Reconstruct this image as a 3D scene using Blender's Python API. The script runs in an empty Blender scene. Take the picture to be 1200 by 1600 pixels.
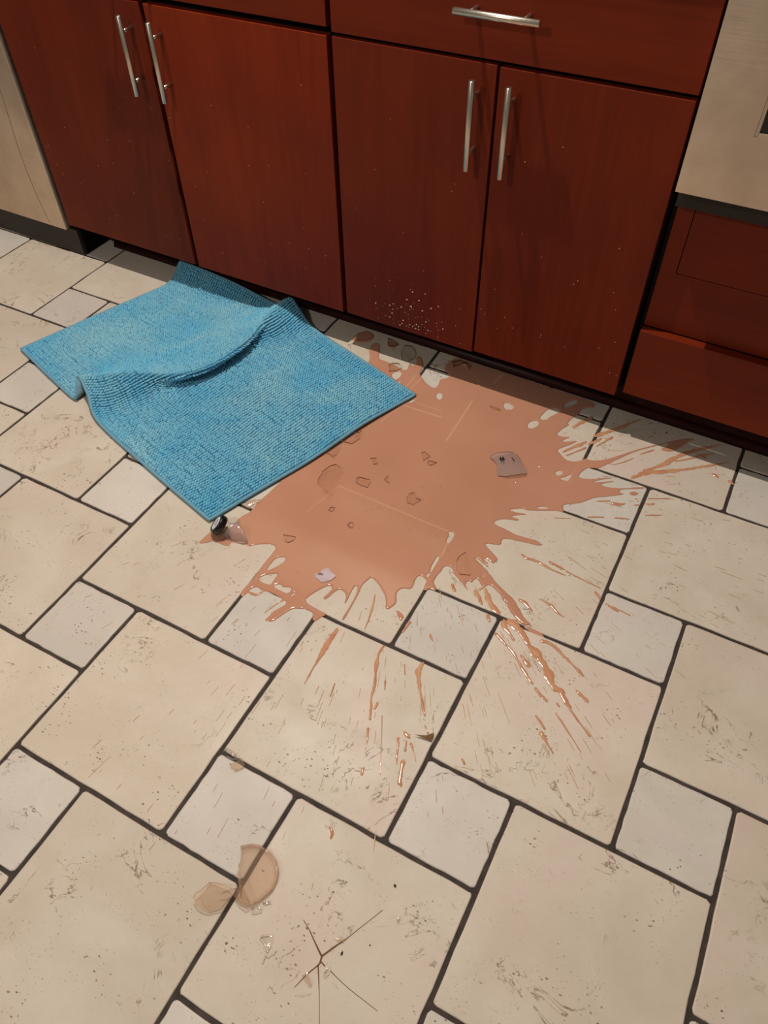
import bpy, bmesh, math, random
import numpy as np
from mathutils import Vector, Matrix
from mathutils.geometry import tessellate_polygon, delaunay_2d_cdt

random.seed(7); rng = np.random.default_rng(7)
scn = bpy.context.scene
COL = scn.collection

# ------------------------------------------------------------------ camera
cam_d = bpy.data.cameras.new('camera'); cam = bpy.data.objects.new('camera', cam_d); COL.objects.link(cam)
cam_d.sensor_fit = 'VERTICAL'; cam_d.sensor_height = 24.0; cam_d.lens = 24.0 * 1179.04 / 1600.0
cam_d.clip_start = 0.02
CX, CU, CF = (0.87296, 0.487632, -0.012475), (-0.358594, 0.658873, 0.661284), (-0.330682, 0.572801, -0.750032)
cam.matrix_world = Matrix(((CX[0], CU[0], -CF[0], 0.665595), (CX[1], CU[1], -CF[1], -0.479506),
                           (CX[2], CU[2], -CF[2], 1.200748), (0, 0, 0, 1)))
scn.camera = cam

# ------------------------------------------------------------------ light and exposure
scn.view_settings.view_transform = 'Standard'; scn.view_settings.look = 'None'
scn.view_settings.gamma = 1.0; scn.view_settings.use_curve_mapping = False
scn.view_settings.exposure = 0.0
world = bpy.data.worlds.new('room_ambience'); scn.world = world; world.use_nodes = True
bg = world.node_tree.nodes['Background']
bg.inputs['Color'].default_value = (1.0, 0.92, 0.84, 1); bg.inputs['Strength'].default_value = 0.14

def lamp(name, loc, power, color, radius):
    d = bpy.data.lights.new(name, 'POINT'); d.energy = power; d.color = color; d.shadow_soft_size = radius
    o = bpy.data.objects.new(name, d); o.location = loc; COL.objects.link(o); return o
WARM = (1.0, 0.94, 0.86)
lamp('ceiling_lamp_over_counter', (-0.30, 0.70, 2.40), 145, WARM, 0.012)
lamp('ceiling_lamp_in_room', (-0.55, -1.75, 2.40), 78, WARM, 0.05)

# ------------------------------------------------------------------ helpers
def mesh_obj(name, verts, faces, mats, parent=None, smooth=False, fmat=None):
    me = bpy.data.meshes.new(name); me.from_pydata([tuple(v) for v in verts], [], [tuple(f) for f in faces])
    for m in (mats if isinstance(mats, (list, tuple)) else [mats]): me.materials.append(m)
    if smooth: me.polygons.foreach_set('use_smooth', [True] * len(me.polygons))
    if fmat is not None: me.polygons.foreach_set('material_index', list(fmat))
    me.update()
    o = bpy.data.objects.new(name, me); COL.objects.link(o)
    if parent is not None: o.parent = parent
    return o
def bm_obj(name, bm, mats, parent=None, smooth=False):
    me = bpy.data.meshes.new(name); bm.normal_update(); bm.to_mesh(me); bm.free()
    for m in (mats if isinstance(mats, (list, tuple)) else [mats]): me.materials.append(m)
    if smooth: me.polygons.foreach_set('use_smooth', [True] * len(me.polygons))
    o = bpy.data.objects.new(name, me); COL.objects.link(o)
    if parent is not None: o.parent = parent
    return o
def thing(name, label, cat, loc=(0, 0, 0), group=None):
    o = bpy.data.objects.new(name, None); o.empty_display_size = 0.05; COL.objects.link(o)
    o.location = loc; tag(o, label, cat, group); return o
def tag(o, label, cat, group=None):
    o['label'] = label; o['category'] = cat
    if group: o['group'] = group
    return o
def add_box(bm, x0, x1, y0, y1, z0, z1, bev=0.0, seg=2):
    r = bmesh.ops.create_cube(bm, size=1.0)
    for v in r['verts']:
        v.co = Vector(((x0 + x1) / 2 + v.co.x * (x1 - x0), (y0 + y1) / 2 + v.co.y * (y1 - y0), (z0 + z1) / 2 + v.co.z * (z1 - z0)))
    if bev > 0:
        es = list({e for v in r['verts'] for e in v.link_edges})
        bmesh.ops.bevel(bm, geom=es, offset=bev, segments=seg, affect='EDGES', profile=0.6)
def box(name, x0, x1, y0, y1, z0, z1, mat, parent=None, bev=0.0015):
    bm = bmesh.new(); add_box(bm, x0, x1, y0, y1, z0, z1, bev); return bm_obj(name, bm, mat, parent)
def add_rod(bm, p, q, r, n=16, bev=0.0):
    p, q = Vector(p), Vector(q); d = q - p; L = d.length; z = d.normalized()
    x = z.orthogonal().normalized(); y = z.cross(x)
    prof = [(0, r - bev), (bev, r), (L - bev, r), (L, r - bev)] if bev else [(0, r), (L, r)]
    rings = [[bm.verts.new(p + z * h + (x * math.cos(2 * math.pi * k / n) + y * math.sin(2 * math.pi * k / n)) * rr) for k in range(n)] for h, rr in prof]
    for a, b in zip(rings, rings[1:]):
        for k in range(n):
            f = bm.faces.new((a[k], a[(k + 1) % n], b[(k + 1) % n], b[k])); f.smooth = True
    bm.faces.new(list(reversed(rings[0]))); bm.faces.new(rings[-1])

# ------------------------------------------------------------------ materials
def srgb(r, g, b):
    f = lambda c: (c / 255 / 12.92) if c / 255 <= 0.04045 else ((c / 255 + 0.055) / 1.055) ** 2.4
    return (f(r), f(g), f(b), 1.0)
class NT:
    def __init__(self, name):
        self.m = bpy.data.materials.new(name); self.m.use_nodes = True; self.t = self.m.node_tree
        self.p = self.t.nodes['Principled BSDF']; self.out = self.t.nodes['Material Output']
    def n(self, typ, ins=None, **kw):
        nd = self.t.nodes.new(typ)
        for k, v in kw.items(): setattr(nd, k, v)
        for k, v in (ins or {}).items(): self.set(nd.inputs[k], v)
        return nd
    def set(self, sock, v):
        if isinstance(v, bpy.types.NodeSocket): self.t.links.new(v, sock)
        else: sock.default_value = v
    def math(self, op, a, b=0.0, c=None, clamp=False):
        nd = self.n('ShaderNodeMath', operation=op, use_clamp=clamp); self.set(nd.inputs[0], a); self.set(nd.inputs[1], b)
        if c is not None: self.set(nd.inputs[2], c)
        return nd.outputs[0]
    def mix(self, fac, a, b):
        nd = self.n('ShaderNodeMix', data_type='RGBA'); self.set(nd.inputs[0], fac); self.set(nd.inputs[6], a); self.set(nd.inputs[7], b)
        return nd.outputs[2]
    def noise(self, vec, scale, detail=3, rough=0.5, dist=0.0):
        nd = self.n('ShaderNodeTexNoise', {'Scale': scale, 'Detail': detail, 'Roughness': rough, 'Distortion': dist})
        if vec is not None: self.t.links.new(vec, nd.inputs['Vector'])
        return nd.outputs['Fac']
    def ramp(self, v, lo, hi, a=0.0, b=1.0):
        nd = self.n('ShaderNodeMapRange', {'Value': v, 'From Min': lo, 'From Max': hi, 'To Min': a, 'To Max': b}); return nd.outputs[0]
    def obj_vec(self, rand=True, scale=(1, 1, 1)):
        tc = self.n('ShaderNodeTexCoord'); v = tc.outputs['Object']
        if rand:
            oi = self.n('ShaderNodeObjectInfo'); m = self.math('MULTIPLY', oi.outputs['Random'], 37.0)
            cb = self.n('ShaderNodeCombineXYZ', {0: m, 1: self.math('MULTIPLY', m, 1.7), 2: m})
            v = self.n('ShaderNodeVectorMath', {0: v, 1: cb.outputs[0]}, operation='ADD').outputs[0]
        if scale != (1, 1, 1):
            v = self.n('ShaderNodeVectorMath', {0: v, 1: scale}, operation='MULTIPLY').outputs[0]
        return v
    def bump(self, h, strength, dist):
        nd = self.n('ShaderNodeBump', {'Height': h, 'Strength': strength, 'Distance': dist}); self.set(self.p.inputs['Normal'], nd.outputs[0])
    def base(self, **kw):
        for k, v in kw.items(): self.set(self.p.inputs[k.replace('_', ' ')], v)
        return self.m

def tile_material(name, ca, cb, cc):
    t = NT(name); v = t.obj_vec(); oi = t.n('ShaderNodeObjectInfo').outputs['Random']
    big = t.ramp(t.noise(v, 7, 4, 0.55, 0.6), 0.36, 0.66)
    pink = t.ramp(t.noise(v, 4.2, 3, 0.5, 0.3), 0.50, 0.68)
    col = t.mix(big, srgb(*ca), srgb(*cb)); col = t.mix(t.math('MULTIPLY', pink, 0.6), col, srgb(*cc))
    fine = t.ramp(t.noise(v, 90, 4, 0.7), 0.3, 0.75); col = t.mix(t.math('MULTIPLY', fine, 0.10), col, srgb(172, 150, 122))
    # travertine pits: stretched cells, kept only inside scattered clusters
    vs = t.n('ShaderNodeVectorMath', {0: v, 1: (1.0, 1.9, 1.0)}, operation='MULTIPLY').outputs[0]
    vor = t.n('ShaderNodeTexVoronoi', {'Scale': 105.0, 'Randomness': 1.0}); t.t.links.new(vs, vor.inputs['Vector'])
    sizevar = t.ramp(t.noise(v, 160, 1), 0.35, 0.7, 0.0, 0.30)
    pit = t.math('LESS_THAN', vor.outputs['Distance'], sizevar)
    clus = t.ramp(t.noise(v, 13, 3, 0.6, 0.4), 0.535, 0.62)
    pits = t.math('MULTIPLY', pit, clus)
    vor2 = t.n('ShaderNodeTexVoronoi', {'Scale': 150.0, 'Randomness': 1.0}); t.t.links.new(vs, vor2.inputs['Vector'])
    stray = t.math('MULTIPLY', t.math('LESS_THAN', vor2.outputs['Distance'], 0.16), t.ramp(t.noise(v, 26, 2), 0.54, 0.60))
    pits = t.math('MAXIMUM', pits, t.math('MULTIPLY', stray, 0.6))
    # wiggly veins
    w = t.noise(v, 9, 5, 0.62, 0.9); line = t.ramp(t.math('ABSOLUTE', t.math('SUBTRACT', w, 0.5)), 0.0, 0.011, 1.0, 0.0)
    vm = t.ramp(t.noise(v, 8.3, 2, 0.5, 0.2), 0.54, 0.62); brk = t.ramp(t.noise(v, 60, 2), 0.40, 0.56)
    vein = t.math('MULTIPLY', t.math('MULTIPLY', line, vm), brk)
    col = t.mix(t.math('MULTIPLY', vein, 0.85), col, srgb(110, 72, 40))
    col = t.mix(t.math('MULTIPLY', pits, 0.85), col, srgb(98, 64, 36))
    br = t.ramp(oi, 0, 1, 0.94, 1.04)
    hs = t.n('ShaderNodeHueSaturation', {'Color': col, 'Value': br}); col = hs.outputs[0]
    h = t.math('SUBTRACT', t.math('MULTIPLY', t.noise(v, 26, 3), 0.5), t.math('MAXIMUM', pits, vein))
    t.bump(h, 0.35, 0.0006)
    return t.base(Base_Color=col, Roughness=t.ramp(t.noise(v, 14, 3), 0.3, 0.7, 0.42, 0.56), Specular_IOR_Level=0.40)
M = {}
M['tile_large'] = tile_material('tile_beige', (219, 205, 187), (208, 192, 172), (219, 196, 183))
M['tile_small'] = tile_material('tile_grey_cream', (216, 206, 194), (206, 195, 183), (213, 198, 188))
t = NT('grout'); v = t.obj_vec(False); g = t.ramp(t.noise(v, 60, 4), 0.3, 0.75)
M['grout'] = t.base(Base_Color=t.mix(g, srgb(42, 32, 27), srgb(70, 56, 48)), Roughness=0.75); t.bump(t.noise(v, 500, 3), 0.6, 0.001)

def wood(name, axis, k=1.0):

    t = NT(name); s = {'z': (1, 1, 0.06), 'x': (0.06, 1, 1)}[axis]
    v = t.obj_vec(True, s); vb = t.obj_vec(True)
    grain = t.noise(v, 90, 5, 0.65, 0.3); wide = t.noise(v, 9, 3, 0.5, 0.5); blot = t.noise(vb, 5, 3, 0.5)
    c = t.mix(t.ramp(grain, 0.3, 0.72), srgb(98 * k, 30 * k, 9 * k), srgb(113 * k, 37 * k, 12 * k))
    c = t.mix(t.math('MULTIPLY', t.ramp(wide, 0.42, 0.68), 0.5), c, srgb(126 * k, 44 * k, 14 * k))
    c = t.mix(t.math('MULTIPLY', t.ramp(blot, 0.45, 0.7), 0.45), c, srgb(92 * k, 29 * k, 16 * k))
    t.bump(grain, 0.05, 0.0006)
    return t.base(Base_Color=c, Roughness=t.ramp(blot, 0.3, 0.7, 0.42, 0.50), Specular_IOR_Level=0.16)
M['wood_v'] = wood('cherry_wood_upright_grain', 'z'); M['wood_h'] = wood('cherry_wood_level_grain', 'x'); M['wood_lit'] = wood('cherry_wood_lit_copy', 'z', 1.16)  # last one: lit copy, brighter light on one left door put into its colour
t = NT('cabinet_inside_black'); M['black'] = t.base(Base_Color=srgb(12, 8, 7), Roughness=0.7, Specular_IOR_Level=0.1)
t = NT('black_plastic'); M['kick'] = t.base(Base_Color=srgb(38, 31, 27), Roughness=0.45, Specular_IOR_Level=0.3)
t = NT('brushed_nickel'); v = t.obj_vec(True, (60, 60, 2)); M['nickel'] = t.base(Base_Color=srgb(214, 202, 184), Metallic=1.0, Roughness=t.ramp(t.noise(v, 12, 2), 0.3, 0.7, 0.26, 0.36))
t = NT('stainless_steel'); v = t.obj_vec(False, (1.2, 1, 60)); vb = t.obj_vec(False)
sm = t.ramp(t.noise(vb, 6, 4, 0.6), 0.35, 0.7)
M['steel'] = t.base(Base_Color=t.mix(sm, srgb(228, 206, 182), srgb(198, 174, 152)), Metallic=0.85, Roughness=t.ramp(t.noise(v, 8, 3), 0.3, 0.7, 0.36, 0.48))
t = NT('oven_glass'); M['ovenglass'] = t.base(Base_Color=srgb(10, 9, 9), Roughness=0.06)
t = NT('granite'); v = t.obj_vec(False); M['granite'] = t.base(Base_Color=t.mix(t.ramp(t.noise(v, 120, 4, 0.7), 0.35, 0.65), srgb(30, 27, 25), srgb(110, 96, 84)), Roughness=0.15)
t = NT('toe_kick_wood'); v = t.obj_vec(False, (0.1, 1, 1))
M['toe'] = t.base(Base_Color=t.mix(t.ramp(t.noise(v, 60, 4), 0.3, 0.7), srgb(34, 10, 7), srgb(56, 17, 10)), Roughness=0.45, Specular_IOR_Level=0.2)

# chocolate milk: the film attribute is 0 where the layer is deep and 1 where the tile edge nearly breaks through
t = NT('chocolate_milk'); at = t.n('ShaderNodeAttribute', attribute_name='film'); v = t.obj_vec(False)
deep = t.mix(t.ramp(t.noise(v, 5, 2), 0.35, 0.65), srgb(199, 142, 115), srgb(192, 136, 108))
M['milk'] = t.base(Base_Color=t.mix(at.outputs['Fac'], deep, srgb(226, 188, 150)), Roughness=0.10, Specular_IOR_Level=0.4)
t = NT('chocolate_milk_thin'); v = t.obj_vec(False)
M['milk_thin'] = t.base(Base_Color=t.mix(t.ramp(t.noise(v, 30, 2), 0.35, 0.65), srgb(196, 134, 99), srgb(208, 154, 116)), Roughness=0.12)
t = NT('dried_milk_spray'); M['spray'] = t.base(Base_Color=srgb(204, 164, 130), Roughness=0.25)
t = NT('milk_drop'); M['drop'] = t.base(Base_Color=srgb(226, 196, 176), Roughness=0.15)

def glass(name, tint, refl=1.0, body=None, bodyfac=0.0, rough=0.10, ripple=True):
    t = NT(name); t.t.nodes.remove(t.p)
    tr = t.n('ShaderNodeBsdfTransparent', {'Color': tint}); gl = t.n('ShaderNodeBsdfGlossy', {'Color': (1, 1, 1, 1), 'Roughness': rough})
    if ripple:
        nz = t.n('ShaderNodeTexNoise', {'Scale': 90.0, 'Detail': 2.0}); tc = t.n('ShaderNodeTexCoord'); t.t.links.new(tc.outputs['Object'], nz.inputs['Vector'])
        bp = t.n('ShaderNodeBump', {'Height': nz.outputs['Fac'], 'Strength': 0.12 if body else 0.5, 'Distance': 0.004}); t.t.links.new(bp.outputs[0], gl.inputs['Normal'])
    base = tr.outputs[0]
    if body:
        df = t.n('ShaderNodeBsdfDiffuse', {'Color': body}); mx = t.n('ShaderNodeMixShader', {0: bodyfac}); t.t.links.new(tr.outputs[0], mx.inputs[1]); t.t.links.new(df.outputs[0], mx.inputs[2]); base = mx.outputs[0]
    fr = t.n('ShaderNodeLayerWeight', {'Blend': 0.5}); f = t.math('MULTIPLY', t.math('ADD', t.math('MULTIPLY', t.math('POWER', fr.outputs['Facing'], 4.0), 0.8), 0.018), refl, clamp=True)
    ms = t.n('ShaderNodeMixShader', {0: f}); t.t.links.new(base, ms.inputs[1]); t.t.links.new(gl.outputs[0], ms.inputs[2])
    t.t.links.new(ms.outputs[0], t.out.inputs['Surface']); return t.m
M['g_clear'] = glass('clear_glass', (0.992, 0.985, 0.975, 1), 1.2)
M['g_film'] = glass('milky_glass', (0.975, 0.945, 0.91, 1), 0.9, srgb(232, 192, 164), 0.10)
M['g_grey_sheen'] = glass('grey_glass_with_sheen', (0.96, 0.95, 0.95, 1), 1.2, srgb(196, 182, 178), 0.2)  # grey body: painted ceiling reflection on the printed shard, greyish glass on the shoulder
M['g_lamp_glint'] = glass('lamp_glint_glass', (0.9, 0.88, 0.92, 1), 1.6, srgb(240, 222, 228), 0.5)  # pinkish white body paints the lamp's reflection onto the star-shaped shard
M['g_brown'] = glass('brown_glass', (0.75, 0.65, 0.5, 1), 0.8, srgb(136, 108, 76), 0.7)
M['g_rim'] = glass('broken_glass_edge', (0.30, 0.20, 0.15, 1), 5.0, rough=0.22)
M['g_rim_film'] = glass('broken_glass_edge_milky', (0.56, 0.40, 0.30, 1), 1.2, srgb(176, 120, 84), 0.2, rough=0.22)
t = NT('black_print'); M['print'] = t.base(Base_Color=srgb(16, 12, 14), Roughness=0.4)
t = NT('cap_black'); M['cap'] = t.base(Base_Color=srgb(20, 13, 11), Roughness=0.28)
t = NT('cap_label_paper'); M['caplabel'] = t.base(Base_Color=srgb(216, 210, 214), Roughness=0.5)
t = NT('cap_label_ink'); M['capink'] = t.base(Base_Color=srgb(140, 134, 140), Roughness=0.5)
t = NT('grit'); M['grit'] = t.base(Base_Color=srgb(34, 26, 20), Roughness=0.6)
t = NT('crack_dirt'); M['crack'] = t.base(Base_Color=srgb(112, 76, 46), Roughness=0.8)

t = NT('chenille_tuft'); at = t.n('ShaderNodeAttribute', attribute_name='shade'); v = t.obj_vec(False)
wear = t.ramp(t.noise(v, 5.5, 4, 0.6, 0.5), 0.40, 0.64); rnd = at.outputs['Fac']
c = t.mix(wear, srgb(110, 190, 218), srgb(150, 204, 216)); c = t.mix(t.math('MULTIPLY', rnd, 0.45), c, srgb(80, 170, 216))
M['tuft'] = t.base(Base_Color=c, Roughness=0.85, Specular_IOR_Level=0.15, Sheen_Weight=0.25, Sheen_Roughness=0.5)
t = NT('mat_ground'); M['matground'] = t.base(Base_Color=srgb(34, 104, 142), Roughness=0.9)
t = NT('mat_binding'); v = t.obj_vec(False); M['binding'] = t.base(Base_Color=t.mix(t.ramp(t.noise(v, 300, 2), 0.3, 0.7), srgb(96, 150, 176), srgb(122, 168, 186)), Roughness=0.85)
t = NT('mat_backing'); M['backing'] = t.base(Base_Color=srgb(128, 158, 172), Roughness=0.8)

YD, YT = 0.9048, 0.9930      # door faces, floor line of the toe kick
LT, ST, ROT = 0.31, 0.31 * 0.49157, 0.0163637   # tile module, small tile module, turn of the tiling to the cabinets
# floor-plan tables, in tenths of a millimetre on the floor
OUT = [(-1063,4084),(-1105,3775),(-1114,3618),(-1149,3428),(-1140,3180),(-1138,3014),(-1244,2792),(-1232,2596),(-1260,2302),(-1114,2108),(-659,2241),(-593,2238),(-507,2343),(-321,2463),(-219,2500),(-100,2488),(-81,2347),(-85,2083),(-58,1715),(-48,1507),(-72,1371),(-67,1217),(7,1137),(43,1192),(56,1406),(137,1485),(247,1459),(364,1488),(580,1502),(710,1488),(828,1467),(861,1418),(819,1328),(722,1125),(742,1053),(709,953),(724,912),(857,953),(901,1058),(968,1260),(1051,1421),(1153,1444),(1220,1497),(1359,1507),(1444,1487),(1493,1366),(1530,1354),(1569,1359),(1611,1496),(1659,1556),(1657,1604),(1442,1602),(1112,1640),(1174,1862),(1261,2048),(1341,2179),(1404,2196),(1448,2150),(1438,2024),(1399,1899),(1442,1855),(1491,1916),(1520,2103),(1590,2228),(1770,2171),(1847,1924),(1850,2061),(1812,2245),(1803,2431),(1855,2442),(1918,2286),(1958,2002),(1970,1628),(2027,1626),(1994,1988),(1957,2342),(1913,2491),(1953,2672),(1977,2756),(2026,2747),(2157,2695),(2316,2590),(2444,2488),(2535,2351),(2574,2255),(2627,2235),(2674,2327),(2707,2445),(2675,2529),(2607,2629),(2593,2707),(2633,2816),(2800,2872),(2801,2977),(2759,3166),(2797,3258),(2903,3244),(2982,3199),(2984,3113),(3011,3005),(3061,2963),(3084,3027),(3131,3071),(3242,3045),(3230,3125),(3174,3181),(3099,3246),(3092,3401),(3124,3562),(3111,3646),(3146,3719),(3249,3739),(3324,3672),(3388,3599),(3565,3518),(3731,3399),(3800,3368),(3723,3446),(3668,3504),(3690,3604),(3771,3578),(3781,3707),(3842,3723),(3961,3612),(4047,3572),(4033,3634),(4091,3718),(4289,3635),(4390,3587),(4459,3489),(4558,3475),(4625,3378),(4762,3272),(4906,3204),(5028,3158),(5175,3238),(4995,3301),(4834,3443),(4641,3622),(4470,3682),(4352,3738),(4147,3836),(3990,3945),(3765,4076),(3539,4173),(3649,4178),(3956,4053),(3757,4218),(3719,4271),(3936,4224),(3990,4290),(3980,4377),(3795,4481),(3595,4580),(3638,4642),(3778,4680),(3899,4727),(3843,4888),(3970,4957),(4127,4985),(4330,5038),(4526,5069),(4646,5116),(4505,5192),(4401,5173),(4215,5149),(4068,5127),(3811,5164),(3545,5178),(3521,5265),(3641,5391),(3824,5471),(3920,5483),(3977,5554),(3754,5534),(3859,5631),(4100,5783),(3710,5674),(3677,5717),(3901,5881),(3957,5849),(4166,5942),(4356,6046),(4557,6155),(4719,6181),(4620,6334),(4648,6412),(4922,6603),(5017,6739),(5143,6913),(5377,7061),(5691,7317),(5559,7288),(5530,7380),(5706,7498),(5912,7610),(6035,7719),(5859,7646),(5603,7463),(5294,7317),(5117,7330),(5135,7362),(5435,7634),(4964,7312),(4963,7356),(5171,7558),(5325,7663),(5159,7595),(4907,7392),(4648,7296),(4609,7364),(4626,7485),(4691,7679),(4791,7733),(4897,7768),(4953,7821),(5064,8019),(5227,8292),(5481,8712),(5750,9000),(5950,9229),(6091,9305),(6037,9180),(5939,9007),(6190,9049),(6329,9290),(6413,9528),(6586,9767),(6374,9677),(6114,9439),(6003,9306),(5861,9181),(5590,8890),(5405,8670),(5151,8344),(4925,8082),(4693,7933),(4552,7950),(4473,7791),(4284,7688),(4155,7711),(4029,7807),(3901,7903),(3999,8052),(4129,8243),(4240,8449),(3927,8206),(3904,8267),(4040,8488),(3931,8404),(3760,8361),(3711,8409),(3737,8547),(3809,8737),(3865,8843),(3789,8878),(3876,9208),(3925,9339),(3918,9493),(4029,9633),(4172,9683),(4137,9878),(3939,9987),(3584,10070),(2732,10118),(1861,10143),(950,10194),(372,10067),(361,9786),(303,9454),(370,9282),(591,9197),(576,9044),(432,8937),(471,8787),(504,8578),(406,8526),(176,8628),(25,8747),(-140,8891),(-159,9176),(-322,9419),(-469,9524),(-517,9437),(-378,9207),(-404,9044),(-550,9145),(-594,9334),(-517,9013),(-458,8867),(-587,8798),(-722,8843),(-942,8904),(-1168,8904),(-1351,8927),(-1508,9307),(-1661,9509),(-1795,9437),(-1761,9140),(-1568,8872),(-1490,8670),(-1392,8305),(-872,7725),(-416,7557),(-879,6510),(-1116,5747),(-1228,4840)]
HOLES = [[(-739,8569),(-648,8706),(-537,8706),(-483,8503),(-547,8353),(-692,8448)],[(-455,8317),(-408,8399),(-315,8193)],[(632,8286),(617,8388),(661,8440),(738,8426),(802,8296),(779,8202),(703,8215)],[(2191,8801),(2268,8896),(2436,8853),(2486,8773),(2419,8658),(2293,8642)],[(2994,8372),(3005,8506),(3121,8620),(3199,8585),(3227,8473),(3150,8305),(3049,8276)],[(3154,8741),(3180,8963),(3247,9211),(3531,9232),(3438,9050),(3345,8870),(3325,8756),(3218,8698)],[(3501,9401),(3538,9608),(3690,9772),(3766,9651),(3655,9510),(3557,9378)],[(4124,7190),(4140,7267),(4227,7314),(4285,7278),(4269,7201),(4196,7117)],[(4261,7063),(4376,7193),(4465,7353),(4472,7090),(4392,7068)],[(2786,4546),(2929,4585),(2957,4405),(2942,4224),(2864,4296),(2862,4450)],[(2877,3830),(2926,3876),(2954,3761),(2949,3685),(2954,3506),(2960,3383),(2899,3530),(2890,3689)],[(2904,3352),(2945,3411),(2963,3348),(2958,3275),(2914,3304)],[(49,2249),(156,2345),(231,2349),(254,2269),(205,2113),(152,2011),(63,1872),(40,2060)],[(50,1650),(58,1725),(131,1819),(281,1937),(321,1923),(324,1764),(342,1650),(266,1626),(120,1617)],[(381,1637),(489,1766),(586,1713),(643,1762),(759,1791),(759,1635),(616,1625)],[(817,1615),(867,1763),(877,1682),(847,1615)],[(4144,6034),(4250,6133),(4407,6136),(4205,6026)],[(3852,3852),(3920,3854),(3922,3819),(3883,3816)],[(127,7768),(249,7970),(253,7863),(190,7748)]]
TONGUE = [(-1281,2330),(-1502,2249),(-1555,2101),(-1579,1835),(-1535,1801),(-1406,1910),(-1345,2002),(-1153,2009),(-1120,2008),(-1041,2013),(-972,2051),(-989,2138),(-1045,2301)]
SPLATS = [[(-2376,9287),(-2387,9540),(-2309,9746),(-2097,9827),(-1891,9708),(-1898,9446),(-2049,9301),(-2213,9246)],[(-1510,9655),(-1461,9777),(-1174,9675),(-1185,9449),(-1343,9458)]]
POOL = [[(5023,3139),(5065,3194),(5237,3177),(5408,3159),(5470,3099),(5408,3065),(5211,3083)]]
THIN = [[(-166,8217),(-164,8761),14,70],[(-36,8175),(13,8770),14,63],[(60,7597),(1110,7637),18,63],[(288,7828),(1008,7843),14,49],[(1498,8535),(1564,6952),18,63],[(136,4558),(2866,4531),21,42],[(136,4558),(-72,3595),21,24],[(617,9743),(1442,9224),21,35],[(1528,9186),(2891,9368),18,28],[(2891,9368),(2859,9791),14,24],[(1687,9413),(1749,9791),56,42],[(2866,4531),(2967,3880),18,56],[(4500,7713),(4456,7015),14,21],[(504,4221),(2706,4114),315,7],[(-85,6810),(60,7597),14,42]]
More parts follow.
